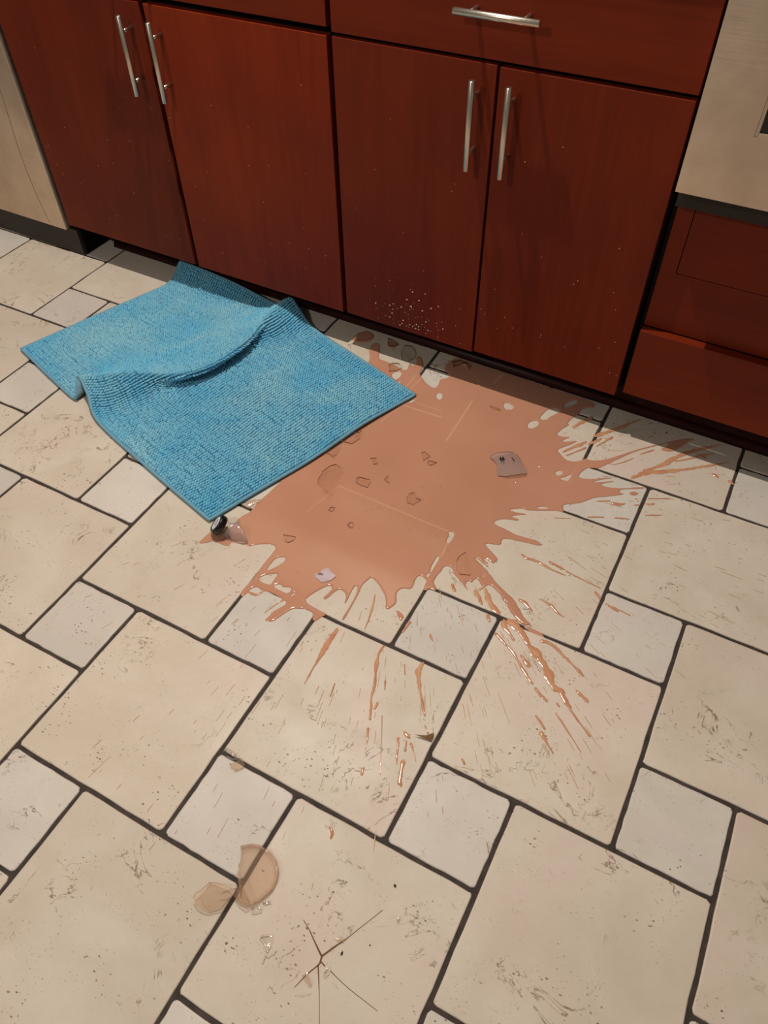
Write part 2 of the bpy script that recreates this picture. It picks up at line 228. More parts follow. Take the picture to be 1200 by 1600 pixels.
STREAKS = [[(2018,1412,78),(2016,1189,89),(2037,845,113),(2057,704,62),(2061,527,25),(2085,320,36),(2102,170,12)],[(2958,1519,38),(2948,1345,50),(3024,1115,74),(3104,952,36),(3206,749,48),(3270,501,35),(3337,385,46),(3454,137,45)],[(3506,-20,34),(3554,-124,44),(3613,-247,22),(3661,-373,11)],[(3787,-653,42),(3813,-760,53)],[(3750,1544,61),(3746,1350,109),(3839,1197,84),(3966,1024,24),(4053,904,47),(4150,764,57),(4250,643,23)],[(4330,487,22),(4395,431,33),(4460,375,22)],[(4080,218,56),(4159,183,88),(4204,169,33)],[(4034,75,44),(4115,-73,33),(4170,-219,32),(4237,-343,11)],[(4183,93,22),(4243,-65,43)],[(4270,89,55),(4339,26,22),(4487,-143,11)],[(4304,-244,85),(4336,-350,53),(4369,-453,63),(4411,-575,93),(4453,-611,62)],[(3601,299,17),(3828,-128,16),(4083,-623,10)],[(3328,902,36),(3404,743,18)],[(3469,1360,18),(3576,1183,24)],[(2569,427,24),(2631,177,23)],[(3416,470,46),(3427,339,34)],[(4802,3114,170),(4908,3076,182),(5040,3005,154),(5191,2883,102),(5283,2810,63)],[(5293,2785,88),(5405,2724,162),(5546,2649,173),(5674,2541,110),(5809,2410,157),(5903,2288,179),(6007,2203,130),(6113,2205,106),(6259,2062,81),(6412,1928,34),(6564,1823,34),(6709,1731,22),(6826,1653,44)],[(5453,3012,76),(5571,3030,63),(5692,3004,63),(5812,2947,62),(6033,2842,49),(6149,2787,37),(6250,2740,73),(6354,2680,48)],[(4670,3058,118),(4763,2932,90),(4869,2864,51),(4995,2776,38)],[(4651,2744,77),(4784,2675,64),(4930,2601,38),(5105,2513,50),(5242,2393,37),(5332,2324,49),(5495,2194,60),(5627,2108,60)],[(5698,2048,36),(5837,1969,59),(5978,1908,35)],[(5232,2538,50),(5333,2473,86),(5438,2396,73)],[(6089,1324,67),(6156,1270,66),(6257,1185,33),(6400,1074,22)],[(5901,1566,34),(6011,1492,45),(6124,1409,34)],[(6181,1773,23),(6321,1676,34),(6480,1553,33),(6632,1443,16),(6802,1308,11)],[(6339,2357,24),(6413,2314,71),(6505,2281,47),(6588,2243,70)],[(6136,1953,46),(6196,1918,35)],[(6185,2105,23),(6314,2038,35),(6383,2007,23)],[(4352,4710,44),(4469,4662,72),(4701,4697,58),(4848,4667,72),(4994,4638,43),(5304,4628,21)],[(4919,4798,58),(5077,4774,43),(5403,4718,28)],[(5403,4718,28),(5703,4687,28),(6008,4662,14)],[(4733,3656,54),(4858,3640,81),(5025,3548,27)],[(5071,3858,27),(5205,3847,40),(5334,3816,67),(5497,3723,40),(5612,3688,13)],[(5951,4527,41),(6019,4478,68),(6091,4416,41)],[(3955,3504,41),(4035,3600,28),(4169,3449,122),(4302,3302,107),(4413,3229,120),(4512,3184,93)],[(3456,3370,55),(3555,3251,55)],[(3903,3441,55),(4030,3339,81),(4152,3220,40)],[(4349,3045,66),(4439,2932,52)],[(3587,2145,26),(3628,2089,51),(3707,2038,13)],[(2812,2303,40),(2931,2236,105),(2955,2167,52)],[(3140,2204,65),(3127,2100,39),(3120,1936,39)],[(2248,2433,27),(2334,2208,40),(2426,1877,26),(2469,1659,13)],[(5215,6825,32),(5358,6903,48),(5454,6955,32)],[(5507,6921,48),(5614,6938,111),(5751,7033,32)],[(5770,7382,81),(5830,7414,114),(5890,7447,65)],[(5928,7276,64),(5980,7241,32)],[(5941,7095,48),(6024,7140,32)],[(6227,6921,16),(6367,6997,39),(6532,7087,16)],[(4569,5937,16),(4751,6016,23),(4881,6086,15)],[(5174,6287,31),(5479,6453,31)],[(5684,6544,31),(5965,6657,23)],[(6133,7241,32),(6209,7261,64),(6299,7331,32)],[(6138,7412,24),(6533,7626,24)],[(5657,7844,67),(5788,8026,84),(5895,8197,169),(6111,8291,135),(6373,8478,102),(6679,8712,68),(6932,8940,68),(7261,9210,52),(7422,9366,17)],[(5835,8209,34),(5998,8388,68),(6196,8656,103),(6276,8838,138),(6374,9008,87),(6544,9241,105),(6792,9517,88),(7118,9838,27)],[(6355,8811,52),(6552,8987,52),(6868,9322,52),(7047,9466,35)],[(6754,9260,70),(6858,9246,87),(6948,9225,35)],[(4520,8748,90),(4609,8895,109),(4732,9035,73),(4874,9212,110),(4978,9369,110),(5075,9548,55),(5260,9801,37)],[(4476,8431,53),(4577,8582,71),(4671,8755,36)],[(3961,8794,55),(4047,8993,92),(4142,9171,111),(4237,9352,75)],[(4050,7913,52),(4173,8122,70),(4322,8347,89),(4396,8485,36)],[(4157,7829,35),(4305,8051,35),(4454,8275,53)],[(4651,8453,35),(4770,8687,36),(4877,8916,54)],[(7170,8821,34),(7245,8795,84),(7308,8762,50)],[(5033,8025,34),(5195,8067,17),(5358,8248,34),(5510,8469,17)],[(5600,8658,17),(5728,8822,53),(5837,8952,18)],[(6225,4354,54),(6348,4322,54),(6481,4295,27)],[(6350,4356,27),(6708,4321,26)],[(7554,8763,100),(7649,8705,50)],[(3798,-1718,39),(3882,-1759,59),(3907,-1855,39)],[(-60,1291,28),(231,1311,55),(324,1501,28)],[(613,1048,13),(686,1305,27),(759,1481,41)],[(5130,261,32),(5204,203,43)]]
CRACK = [[(4156,-3007,9),(4313,-3080,13),(4423,-3149,17),(4608,-3256,25),(4637,-3267,25)],[(4637,-3267,25),(4727,-3090,25),(4819,-2929,13),(4912,-2729,9),(5094,-2343,9)],[(4637,-3267,25),(4659,-3353,25),(4645,-3396,17),(4575,-3549,16),(4509,-3768,8)],[(4648,-3385,17),(4747,-3523,16),(4875,-3709,8),(5030,-3953,8)],[(4666,-3331,17),(4742,-3351,17)],[(4833,-3362,12),(4997,-3393,8),(5166,-3419,8),(5636,-3452,6)]]
CHIPS = [(800,4531),(1222,4402),(1108,4299),(1040,4200),(1151,3715),(2079,4181),(1762,5376),(2096,5580),(3755,7171),(3475,6482),(649,2138),(3015,4074),(1426,4597),(2645,4294)]
BASE = [(2776,-2633),(2914,-2521),(3061,-2475),(3225,-2483),(3357,-2532),(3470,-2625),(3525,-2748),(3545,-2888),(3513,-3005),(3472,-3110),(3410,-3209),(3337,-3266),(3230,-3277),(3118,-3257),(3121,-3156),(3124,-3054),(3016,-3013),(2973,-2969),(2911,-2831),(2843,-2711)]
SHARDS = [
('large curved shard of clear bottle glass printed with small black marks, lying in the milk',[(2684,6891),(2769,7054),(2905,7174),(3029,7289),(3188,7281),(3279,7213),(3407,7051),(3573,6869),(3597,6770),(3452,6646),(3249,6514),(3065,6481),(2989,6552),(2913,6760),(2822,6826)],2.5,8,'grey_sheen'),
('curved shard of glass with a pinkish milk film, left of the round bottle bottom',[(2668,-3263),(2785,-3229),(2931,-3188),(3067,-3183),(3106,-3141),(3114,-3246),(3073,-3377),(3043,-3490),(2923,-3605),(2815,-3617),(2726,-3608),(2623,-3567),(2609,-3506),(2656,-3400)],2.5,10,'film'),
('small clear glass sliver just below the round bottle bottom',[(3415,-3255),(3456,-3193),(3557,-3176),(3569,-3208),(3526,-3260),(3462,-3297)],2,1,'clear'),
('tiny clear glass chip at the lower right edge of the round bottle bottom',[(3513,-3113),(3588,-3042),(3619,-3054),(3566,-3108)],2,0,'clear'),
('rounded triangular glass shard alone on the tile below the bottle bottom',[(3742,-3499),(3773,-3450),(3879,-3395),(3932,-3504),(3947,-3587),(3914,-3587),(3844,-3535)],2,1,'clear'),
('clear glass shard stuck in the grout joint beside the small square tile',[(1615,-1514),(1613,-1477),(1731,-1475),(1871,-1487),(1906,-1542),(1833,-1576),(1720,-1583),(1639,-1564)],2.5,1,'clear'),
('amber tinted glass shard just below the shard in the grout joint',[(1850,-1678),(1902,-1582),(1922,-1502),(1969,-1495),(2026,-1538),(2075,-1560),(2068,-1613),(2005,-1703),(1896,-1696)],2,1,'film'),
('big curved pointed shard of clear glass in the milk near the mat edge',[(-375,4502),(-383,4699),(-284,4889),(-192,4985),(-62,4964),(-2,4838),(11,4601),(113,4329),(140,4129),(-17,4172),(-273,4314)],2.5,12,'clear'),
('crumpled looking clear glass shard tucked against the mat edge, left of another',[(-706,5265),(-702,5506),(-655,5824),(-453,5521),(-416,5351),(-428,5203),(-660,5219)],2.5,10,'clear'),
('clear glass shard at the mat edge, upper right of the other one there',[(-548,5735),(-558,5950),(-496,6108),(-303,6163),(-270,6255),(-211,6064),(-292,5825),(-435,5747)],2.5,7,'clear'),
('six-sided clear glass shard in the middle of the milk right of the big pointed shard',[(370,4906),(390,4984),(628,5024),(682,4987),(707,4803),(555,4786),(407,4816)],2.5,1,'clear'),
('narrow clear glass splinter right of the six-sided shard',[(913,5179),(930,5322),(1068,5131),(978,5148)],2,1,'clear'),
('small three-cornered glass shard in the milk above the six-sided shard',[(311,5604),(428,5691),(544,5544),(466,5479)],2,1,'clear'),
('small rounded glass shard in the milk, upper of a touching pair',[(1247,6311),(1292,6383),(1473,6316),(1399,6112)],2,1,'clear'),
('small pointed triangular glass shard in the milk, lower of a touching pair',[(1495,6176),(1698,6205),(1594,6045),(1523,6075)],2,1,'clear'),
('crushed cluster-like glass shard with a ragged edge in the middle of the milk',[(1594,4920),(1608,5055),(1682,5138),(1796,5008),(1902,5045),(1822,4812),(1688,4802)],2,3,'clear'),
('small bubbly glass shard in the milk right of the bottle neck piece, beside bright glints',[(881,3647),(911,3753),(967,3764),(1022,3645),(923,3630)],2.5,3,'clear'),
('small hooked glass shard in the milk below the big pointed shard',[(309,3833),(319,3932),(407,3959),(398,3830)],2,2,'clear'),
('boat-shaped glass shard in the milk right of the bottle neck piece',[(-146,2811),(104,2889),(115,2778),(51,2685),(-36,2696)],2,1,'clear'),
('tall flat glass shard with a dark outline at the lower right of the milk',[(3278,4049),(3349,4200),(3501,3950),(3591,3817),(3677,3721),(3471,3644),(3380,3702),(3276,3919)],2,0,'clear'),
('star-shaped shiny glass shard in the milk, lamp reflection painted pinkish white',[(959,2289),(1042,2299),(1053,2449),(1117,2538),(1212,2482),(1367,2423),(1335,2308),(1267,2226),(1187,2165),(1040,2209)],2,1,'pale'),
('brown milky glass shard sticking out from under the mat edge near the bottle neck piece',[(-1368,3087),(-1351,3191),(-1215,3307),(-1107,3345),(-1112,3258),(-1190,3132),(-1177,3045),(-1289,3036)],2,6,'film'),
('long brown glass shard in shadow below the cabinet doors, leftmost there',[(-2360,9327),(-2334,9585),(-2203,9803),(-1950,9709),(-1925,9561),(-2062,9391),(-2257,9286)],2,2,'film'),
('leaf-shaped glass shard in shadow touching the toe kick',[(-1550,9762),(-1389,9752),(-1153,9655),(-1231,9534),(-1378,9487)],2,2,'clear'),
('biggest round-edged glass shard in shadow under the cabinet doors',[(-944,9392),(-978,9702),(-810,9744),(-594,9549),(-517,9330),(-591,9153),(-788,9138)],2.5,2,'clear'),
('wet glass shard on the edge of the shadow near the right corner of the mat',[(-951,8750),(-915,8889),(-710,8924),(-599,8821),(-664,8668),(-811,8530)],2.5,3,'clear'),
('rectangular dark glass shard in the shadowed milk along the toe kick',[(410,9646),(583,9815),(672,9742),(524,9484)],3,1,'clear'),
('curved dark glass shard right of the rectangular one in the shadowed milk',[(653,9762),(813,9788),(897,9684),(898,9566),(777,9709)],3,3,'clear'),
('amber chip of glass right beside the star crack in the tile',[(4684,-2986),(4775,-2944),(4816,-2958),(4777,-2998),(4715,-3001)],1.5,1,'film'),
('pale chip of glass up and right of the amber chip by the star crack',[(4763,-2783),(4789,-2755),(4832,-2773),(4831,-2825)],1.5,1,'clear'),
('long pale glass chip on the lower left arm of the star crack',[(4526,-3603),(4567,-3536),(4703,-3626),(4688,-3659)],1.5,1,'film'),
('ragged glass chip right below the middle of the star crack',[(4768,-3442),(4771,-3397),(4789,-3342),(4841,-3393),(4808,-3455)],1.5,2,'clear'),
('amber chip of glass at the end of a faint scratch, right of the star crack',[(5332,-2364),(5344,-2319),(5374,-2336),(5364,-2394)],1.5,1,'film'),
('thin pinkish splinter of glass in the milk near the shadow edge',[(1953,8539),(2062,8558),(2230,8556),(2235,8506),(2077,8486)],2,1,'film'),
('thin brown curled splinter lying beside the dark grout joint below the milk streaks',[(4260,245),(4369,292),(4518,355),(4515,432),(4530,426),(4556,279),(4430,268)],1,3,'brown'),
]
CRUMB_LABELS = ['tiny glass crumb left of the row of glints below the six-sided shard', 'tiny glass crumb just below the six-sided shard', 'tiny glass crumb, uppermost of the close trio left of the dividing tile edge', 'tiny glass crumb, lowest of the close trio on the pale milk', 'tiny glass crumb right next to the bubbly shard', 'tiny glass crumb alone in the milk left of the tile corner with the white nick', 'tiny glass crumb above the crushed ragged shard', 'tiny glass crumb right of the crushed ragged shard', 'tiny glass crumb right of the shard with black print', 'tiny glass crumb just below the shard with black print', 'tiny glass crumb left of the star-shaped shard', 'tiny glass crumb beside the tile edge near the tall flat shard', 'tiny glass crumb below the narrow splinter', 'tiny glass crumb by the upper end of the white nicks on the tile edge']
GRIT = [(4863, -3105, 32, 16, 'black oblong crumb on the tile right of the star crack'), (5091, -1971, 24, 20, 'black crumb on the tile near the joint, above the star crack'), (5156, -2824, 12, 12, 'tiny dark speck of grit right of the black oblong crumb')]
MAT = [[(-9793,4767,0),(-8308,4291,0),(-7111,3946,0),(-7065,4084,220),(-7094,4289,420),(-6662,4054,260),(-5897,3554,10),(-3715,2913,0),(-1727,2387,0)],[(-9462,5749,0),(-8376,5308,0),(-7144,5096,80),(-6612,5034,260),(-6098,5008,410),(-5792,4853,240),(-5425,4584,20),(-3328,4205,0),(-1292,3630,0)],[(-9123,6809,0),(-8221,6597,10),(-6661,6264,120),(-5806,6025,240),(-4758,5744,400),(-5087,5696,150),(-4832,5563,20),(-2870,5434,0),(-814,4924,20)],[(-8744,7897,0),(-7503,7815,20),(-6066,7640,120),(-5303,7434,240),(-4342,7232,380),(-4690,7199,140),(-4399,7078,20),(-2450,6959,0),(-398,6387,40)],[(-8384,9001,10),(-6720,9015,20),(-5542,8935,60),(-4867,8786,240),(-4556,8886,400),(-4204,8738,260),(-3734,8544,30),(-1966,7997,0),(-100,7245,20)],[(-8360,9680,400),(-6468,9569,320),(-5011,9434,180),(-4625,9363,300),(-4431,9538,440),(-4061,9388,260),(-3409,9109,30),(-1579,8562,0),(188,8019,0)]]
# ------------------------------------------------------------------ floor: grout bed and every tile
M['paint'] = NT('wall_paint').base(Base_Color=srgb(206, 190, 168), Roughness=0.8)
floor = box('floor', -2.6, 2.3, -1.35, 1.60, -0.05, -0.0028, M['grout'], bev=0)
floor['kind'] = 'structure'
def tile_mesh(name, a, mat, seed):
    r = random.Random(seed); bm = bmesh.new(); gap = 0.0034; h = a - gap; c = 0.0065
    def outline(inset, z, wob):
        pts = []
        lo, hi = gap + inset, h - inset; cc = max(c - inset * .4, 0.002)
        for cx, cy, a0 in ((lo + cc, lo + cc, 180), (hi - cc, lo + cc, 270), (hi - cc, hi - cc, 0), (lo + cc, hi - cc, 90)):
            for k in range(4):
                t_ = math.radians(a0 + 30 * k); pts.append((cx + cc * math.cos(t_), cy + cc * math.sin(t_)))
        out = []
        for i, p in enumerate(pts):
            q = pts[(i + 1) % len(pts)]; n = 9 if math.dist(p, q) > 0.05 else 1
            for k in range(n): out.append((p[0] + (q[0] - p[0]) * k / n, p[1] + (q[1] - p[1]) * k / n))
        return out
    o0, o1, o2 = outline(0, 0, 0), outline(0.0007, 0, 0), outline(0.0022, 0, 0)
    wob = [(r.uniform(-1, 1) * 0.0008, r.uniform(-1, 1) * 0.0008) for _ in o0]
    rings = []
    for o, z in ((o0, -0.008), (o0, -0.0015), (o1, -0.0004), (o2, 0.0)):
        rings.append([bm.verts.new((x + w[0], y + w[1], z)) for (x, y), w in zip(o, wob)])
    n = len(o0)
    for A, B in zip(rings, rings[1:]):
        for k in range(n): f = bm.faces.new((A[k], A[(k + 1) % n], B[(k + 1) % n], B[k])); f.smooth = True
    bm.faces.new(rings[-1])
    me = bpy.data.meshes.new(name); bm.normal_update(); bm.to_mesh(me); bm.free(); me.materials.append(mat); return me
large = [tile_mesh('tile', LT, M['tile_large'], s) for s in range(4)]
small = [tile_mesh('tile', ST, M['tile_small'], s + 9) for s in range(4)]
def rot2(x, y): return (x * math.cos(ROT) - y * math.sin(ROT), x * math.sin(ROT) + y * math.cos(ROT))
tiles = {}
def put_tile(me, x, y, key):
    wx, wy = rot2(x, y); s = LT if me in large else ST
    cx, cy = rot2(x + s / 2, y + s / 2)
    if not (-2.45 < cx < 2.15 and -1.15 < cy < 1.30): return
    o = bpy.data.objects.new('tile', me); COL.objects.link(o); o.parent = floor
    o.location = (wx, wy, random.uniform(-0.0004, 0.0)); o.rotation_euler = (random.uniform(-1, 1) * 0.0006, random.uniform(-1, 1) * 0.0006, ROT)
    tiles[key] = o
for a in range(-12, 13):
    for b in range(-12, 13):
        x, y = a * LT + b * ST, a * ST - b * LT
        put_tile(small[(a * 3 + b) % 4], x, y, ('s', a, b))
        put_tile(large[(a + b * 3) % 4], x + ST, y + ST - LT, ('l', a, b))

# ------------------------------------------------------------------ toe kick behind the doors
bm = bmesh.new()
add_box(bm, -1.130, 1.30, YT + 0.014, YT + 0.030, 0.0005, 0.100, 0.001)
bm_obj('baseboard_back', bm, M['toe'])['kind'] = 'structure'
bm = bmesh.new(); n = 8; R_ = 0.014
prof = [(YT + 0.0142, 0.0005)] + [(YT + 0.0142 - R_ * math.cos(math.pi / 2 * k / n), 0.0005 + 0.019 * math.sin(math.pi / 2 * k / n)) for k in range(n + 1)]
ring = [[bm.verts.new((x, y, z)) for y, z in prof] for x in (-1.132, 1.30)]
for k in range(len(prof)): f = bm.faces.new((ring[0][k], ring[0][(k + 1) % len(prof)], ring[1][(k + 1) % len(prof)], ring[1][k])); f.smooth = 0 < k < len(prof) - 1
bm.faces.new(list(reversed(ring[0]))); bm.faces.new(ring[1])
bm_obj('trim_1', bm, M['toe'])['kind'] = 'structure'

wl = box('wall_back', -2.6, 2.3, 1.5305, 1.60, -0.0027, 2.45, M['paint'], None, 0); wl['kind'] = 'structure'

# ------------------------------------------------------------------ cabinets
def handle_on(parent, p, q, name='handle'):
    """bar pull: bar axis p-q in front of the door, two posts back to the face"""
    bm = bmesh.new(); p, q = Vector(p), Vector(q); add_rod(bm, p, q, 0.0060, 18, 0.0008)
    for k in (0.19, 0.81):
        c = p.lerp(q, k); add_rod(bm, c, (c.x, YD + 0.0005, c.z), 0.0043, 12)
    return bm_obj(name, bm, M['nickel'], parent)
def drops_on(door, spots):
    vs, fs = [], []
    for x, z, rx, rz in spots:
        b = len(vs); n = 7
        vs.append((x, YD - min(rx, rz) * 0.35, z))
        for k in range(n): a_ = 2 * math.pi * k / n; vs.append((x + rx * 0.6 * math.cos(a_), YD - min(rx, rz) * 0.27, z + rz * 0.6 * math.sin(a_)))
        for k in range(n): a_ = 2 * math.pi * k / n; vs.append((x + rx * math.cos(a_), YD + 0.0002, z + rz * math.sin(a_)))
        for k in range(n):
            k2 = (k + 1) % n; fs += [(b, b + 1 + k2, b + 1 + k), (b + 1 + k, b + 1 + k2, b + 1 + n + k2, b + 1 + n + k)]
    o = mesh_obj('milk_drop', vs, fs, M['drop'], door, True); o['kind'] = 'stuff'; return o
def cabinet(label, x0, x1, doors, drawers, mid_x):
    c = thing('base_cabinet', label, 'cabinet')
    bm = bmesh.new(); y0, y1 = YD + 0.021, 1.52
    add_box(bm, x0, x0 + 0.018, y0, y1, 0.112, 0.885); add_box(bm, x1 - 0.018, x1, y0, y1, 0.112, 0.885)
    add_box(bm, x0 + 0.018, x1 - 0.018, y0 + 0.002, y1, 0.112, 0.130); add_box(bm, x0 + 0.018, x1 - 0.018, y1 - 0.012, y1, 0.130, 0.885)
    add_box(bm, x0 + 0.018, x1 - 0.018, y0, y0 + 0.020, 0.712, 0.745); add_box(bm, x0 + 0.018, x1 - 0.018, y0, y0 + 0.020, 0.862, 0.885)
    add_box(bm, mid_x - 0.02, mid_x + 0.02, y0, y0 + 0.020, 0.130, 0.712)
    bm_obj('carcass', bm, M['black'], c)
    out = []
    for (a, b, za, zb, hp, hq) in doors:
        d = box('door', a, b, YD, YD + 0.020, za, zb, M['wood_lit'] if len(out) == 1 and x0 < -1 else M['wood_v'], c, 0.0012); handle_on(d, hp, hq); out.append(d)
    for (a, b, za, zb, hs) in drawers:
        d = box('drawer_front', a, b, YD, YD + 0.020, za, zb, M['wood_h'], c, 0.0012)
        for hp, hq in hs: handle_on(d, hp, hq)
    return c, out
HY = YD - 0.033
cabL, dl = cabinet('cherry wood base cabinet left of centre, bath mat lying before its two doors', -1.192, -0.238,
    [(-1.189, -0.7185, 0.100, 0.7185, (-0.7502, HY, 0.5366), (-0.7502, HY, 0.6985)), (-0.7052, -0.2425, 0.0985, 0.7180, (-0.6682, HY, 0.5354), (-0.6682, HY, 0.6955))],
    [(-1.189, -0.2415, 0.7330, 0.876, [((-0.795, HY, 0.802), (-0.635, HY, 0.802))])], -0.712)
cabR, dr = cabinet('cherry wood base cabinet right of centre with milk splashed on its left door', -0.234, 0.4700,
    [(-0.2302, 0.1155, 0.1005, 0.7190, (0.0828, HY, 0.5385), (0.0828, HY, 0.6993)), (0.1212, 0.4645, 0.105, 0.7175, (0.1540, HY, 0.5378), (0.1540, HY, 0.6989))],
    [(-0.2302, 0.4660, 0.7262, 0.876, [((0.0394, HY, 0.8015), (0.1964, HY, 0.8015))])], 0.118)
sp = []
for _ in range(60):
    x, z = random.gauss(-0.055, 0.060), abs(random.gauss(0, 0.055)) + 0.112
    if -0.225 < x < 0.11: r_ = random.choice((0.0007, 0.0009, 0.0011, 0.0019)); sp.append((x, z, r_, r_ * random.uniform(0.8, 1.5)))
for _ in range(14): sp.append((random.uniform(-0.2, 0.1), random.uniform(0.12, 0.6), 0.0008, 0.0011))
for x, z in ((-0.075, 0.165), (-0.06, 0.19), (-0.028, 0.197), (-0.018, 0.172), (-0.035, 0.117), (-0.045, 0.215), (-0.10, 0.14), (0.004, 0.186)): sp.append((x, z, 0.0026, 0.0018))
drops_on(dr[0], sp)
for d, a, b in ((dr[1], 0.125, 0.46), (dl[1], -0.70, -0.25), (dl[0], -1.18, -0.73)):
    drops_on(d, [(random.uniform(a, b), random.triangular(0.11, 0.65, 0.15), 0.0009, random.uniform(0.0009, 0.0016)) for _ in range(22)])
wt = box('worktop', -1.85, 1.28, YD - 0.006, 1.53, 0.888, 0.925, M['granite'], None, 0.004)
tag(wt, 'dark speckled stone worktop running on top of the cherry cabinets', 'worktop')

# dishwasher at the left end
dw = thing('dishwasher', 'stainless steel dishwasher with black kick plate at the far left', 'dishwasher')
bm = bmesh.new(); add_box(bm, -1.800, -1.206, YD + 0.03, 1.50, 0.0005, 0.880); bm_obj('body', bm, M['black'], dw)
d = box('door', -1.800, -1.2065, YD - 0.004, YD + 0.030, 0.0805, 0.875, M['steel'], dw, 0.003)
bm = bmesh.new()
for k in range(12):
    z0 = 0.09 + k * 0.032; x = -1.272 - 0.012 * math.sin(k * 0.35) - 0.0012 * k
    z1 = z0 + 0.033; xb = -1.272 - 0.012 * math.sin((k + 1) * 0.35) - 0.0012 * (k + 1)
    vv = [bm.verts.new((x - 0.0006, YD - 0.0043, z0)), bm.verts.new((x + 0.0006, YD - 0.0043, z0)), bm.verts.new((xb + 0.0006, YD - 0.0043, z1)), bm.verts.new((xb - 0.0006, YD - 0.0043, z1))]
    bm.faces.new(vv)
bm_obj('scratch', bm, M['crack'], d)
k = box('kick_plate', -1.800, -1.1745, YD + 0.006, YD + 0.020, 0.003, 0.0825, M['kick'], dw, 0.001)
bm = bmesh.new(); add_box(bm, -1.2045, -1.1745, YD + 0.020, YD + 0.110, 0.0012, 0.0825); bm_obj('side_shield', bm, M['black'], dw)
bm = bmesh.new(); add_rod(bm, (-1.150, 1.03, 0.0005), (-1.150, 1.03, 0.112), 0.012, 12); add_rod(bm, (-1.150, 1.03, 0.0), (-1.150, 1.03, 0.010), 0.019, 14)
bm_obj('levelling_foot', bm, M['nickel'], cabL)

# oven and its housing at the right
ov = thing('oven', 'built-in stainless steel oven with dark window above wooden panels', 'oven')
bm = bmesh.new(); add_box(bm, 0.4780, 1.236, YD + 0.012, 1.50, 0.5465, 0.884); bm_obj('body', bm, M['black'], ov)
bm = bmesh.new(); X0, X1, Z0, Z1, WX0, WX1, WZ0, WZ1, YF = 0.4765, 1.238, 0.5885, 0.884, 0.5700, 1.145, 0.6965, 0.85, YD - 0.040
for a, b, c_, e in ((X0, WX0, Z0, Z1), (WX1, X1, Z0, Z1), (WX0, WX1, Z0, WZ0), (WX0, WX1, WZ1, Z1)): add_box(bm, a, b, YF, YD + 0.008, c_, e)
bmesh.ops.remove_doubles(bm, verts=bm.verts, dist=0.00005)
dd = bm_obj('door', bm, M['steel'], ov)
box('window', WX0, WX1, YF + 0.006, YF + 0.012, WZ0, WZ1, M['ovenglass'], dd, 0)
bm = bmesh.new(); w_ = 0.006
for a, b, c_, e in ((WX0, WX0 + w_, WZ0, WZ1), (WX1 - w_, WX1, WZ0, WZ1), (WX0 + w_, WX1 - w_, WZ0, WZ0 + w_), (WX0 + w_, WX1 - w_, WZ1 - w_, WZ1)): add_box(bm, a, b, YF + 0.001, YF + 0.0065, c_, e, 0.001)
bm_obj('window_trim', bm, M['steel'], dd)
box('vent_strip', 0.4780, 1.236, YD - 0.004, YD + 0.012, 0.5475, 0.5790, M['kick'], ov, 0.001)

oc = thing('oven_cabinet', 'cherry wood cabinet under the oven with recessed panel and low drawer', 'cabinet')
bm = bmesh.new(); add_box(bm, 0.4735, 0.4800, YD + 0.019, 1.50, 0.112, 0.545); add_box(bm, 0.4800, 1.236, YD + 0.045, 1.50, 0.112, 0.545); bm_obj('carcass', bm, M['black'], oc)
bm = bmesh.new(); yp = YD + 0.020
for a, b, c_, e in ((0.4805, 0.5110, 0.285, 0.545), (1.206, 1.236, 0.285, 0.545), (0.5110, 1.206, 0.285, 0.4095)): add_box(bm, a, b, yp, yp + 0.018, c_, e)
bm_obj('filler_frame', bm, M['wood_h'], oc)
box('access_panel', 0.5125, 1.2045, yp - 0.0008, yp + 0.018, 0.4110, 0.545, M['wood_h'], oc, 0.0012)
box('drawer_front', 0.4800, 1.236, YD - 0.002, YD + 0.0195, 0.1215, 0.2830, M['wood_h'], oc, 0.0015)

# ------------------------------------------------------------------ bath mat
G = np.array(MAT, float) / 10000.0            # rows across the fold lines, columns along the mat
def catmull(P, n):
    m = len(P); s = np.linspace(0, m - 1, n); i = np.minimum(s.astype(int), m - 2); f = (s - i)[:, None, None]
    pad = np.concatenate([(2 * P[0] - P[1])[None], P, (2 * P[-1] - P[-2])[None]])
    p0, p1, p2, p3 = pad[i], pad[i + 1], pad[i + 2], pad[i + 3]
    return 0.5 * (2 * p1 + (p2 - p0) * f + (2 * p0 - 5 * p1 + 4 * p2 - p3) * f ** 2 + (3 * p1 - p0 - 3 * p2 + p3) * f ** 3)
def dense(nu, nv, offs):
    A = catmull(G, 121)                                     # refine across
    out = []
    B = catmull(np.transpose(A, (1, 0, 2)), 321); B = np.transpose(B, (1, 0, 2))   # refine along
    for r in B:                                             # even spacing along each line
        d = np.concatenate([[0], np.cumsum(np.linalg.norm(np.diff(r, axis=0), axis=1))]); q = np.linspace(0, d[-1], nu)
        out.append(np.stack([np.interp(q, d, r[:, k]) for k in range(3)], 1))
    B = np.array(out); res = []
    for c in np.transpose(B, (1, 0, 2)):
        d = np.concatenate([[0], np.cumsum(np.linalg.norm(np.diff(c, axis=0), axis=1))]); q = np.linspace(0, d[-1], nv)
        res.append(np.stack([np.interp(q, d, c[:, k]) for k in range(3)], 1))
    S = np.transpose(np.array(res), (1, 0, 2)).copy()
    S[..., 2] = np.maximum(S[..., 2], 0.0) + offs
    return S
def normals(S):
    du = np.gradient(S, axis=1); dv = np.gradient(S, axis=0); nn = np.cross(du, dv); return nn / (np.linalg.norm(nn, axis=2, keepdims=True) + 1e-12), du, dv
mat = thing('bath_mat', 'turquoise chenille bath mat, rumpled with a fold, lying on the tiles by the cabinets', 'mat', (0, 0, 0))
S0 = dense(150, 90, 0.0062); N0, _, _ = normals(S0)
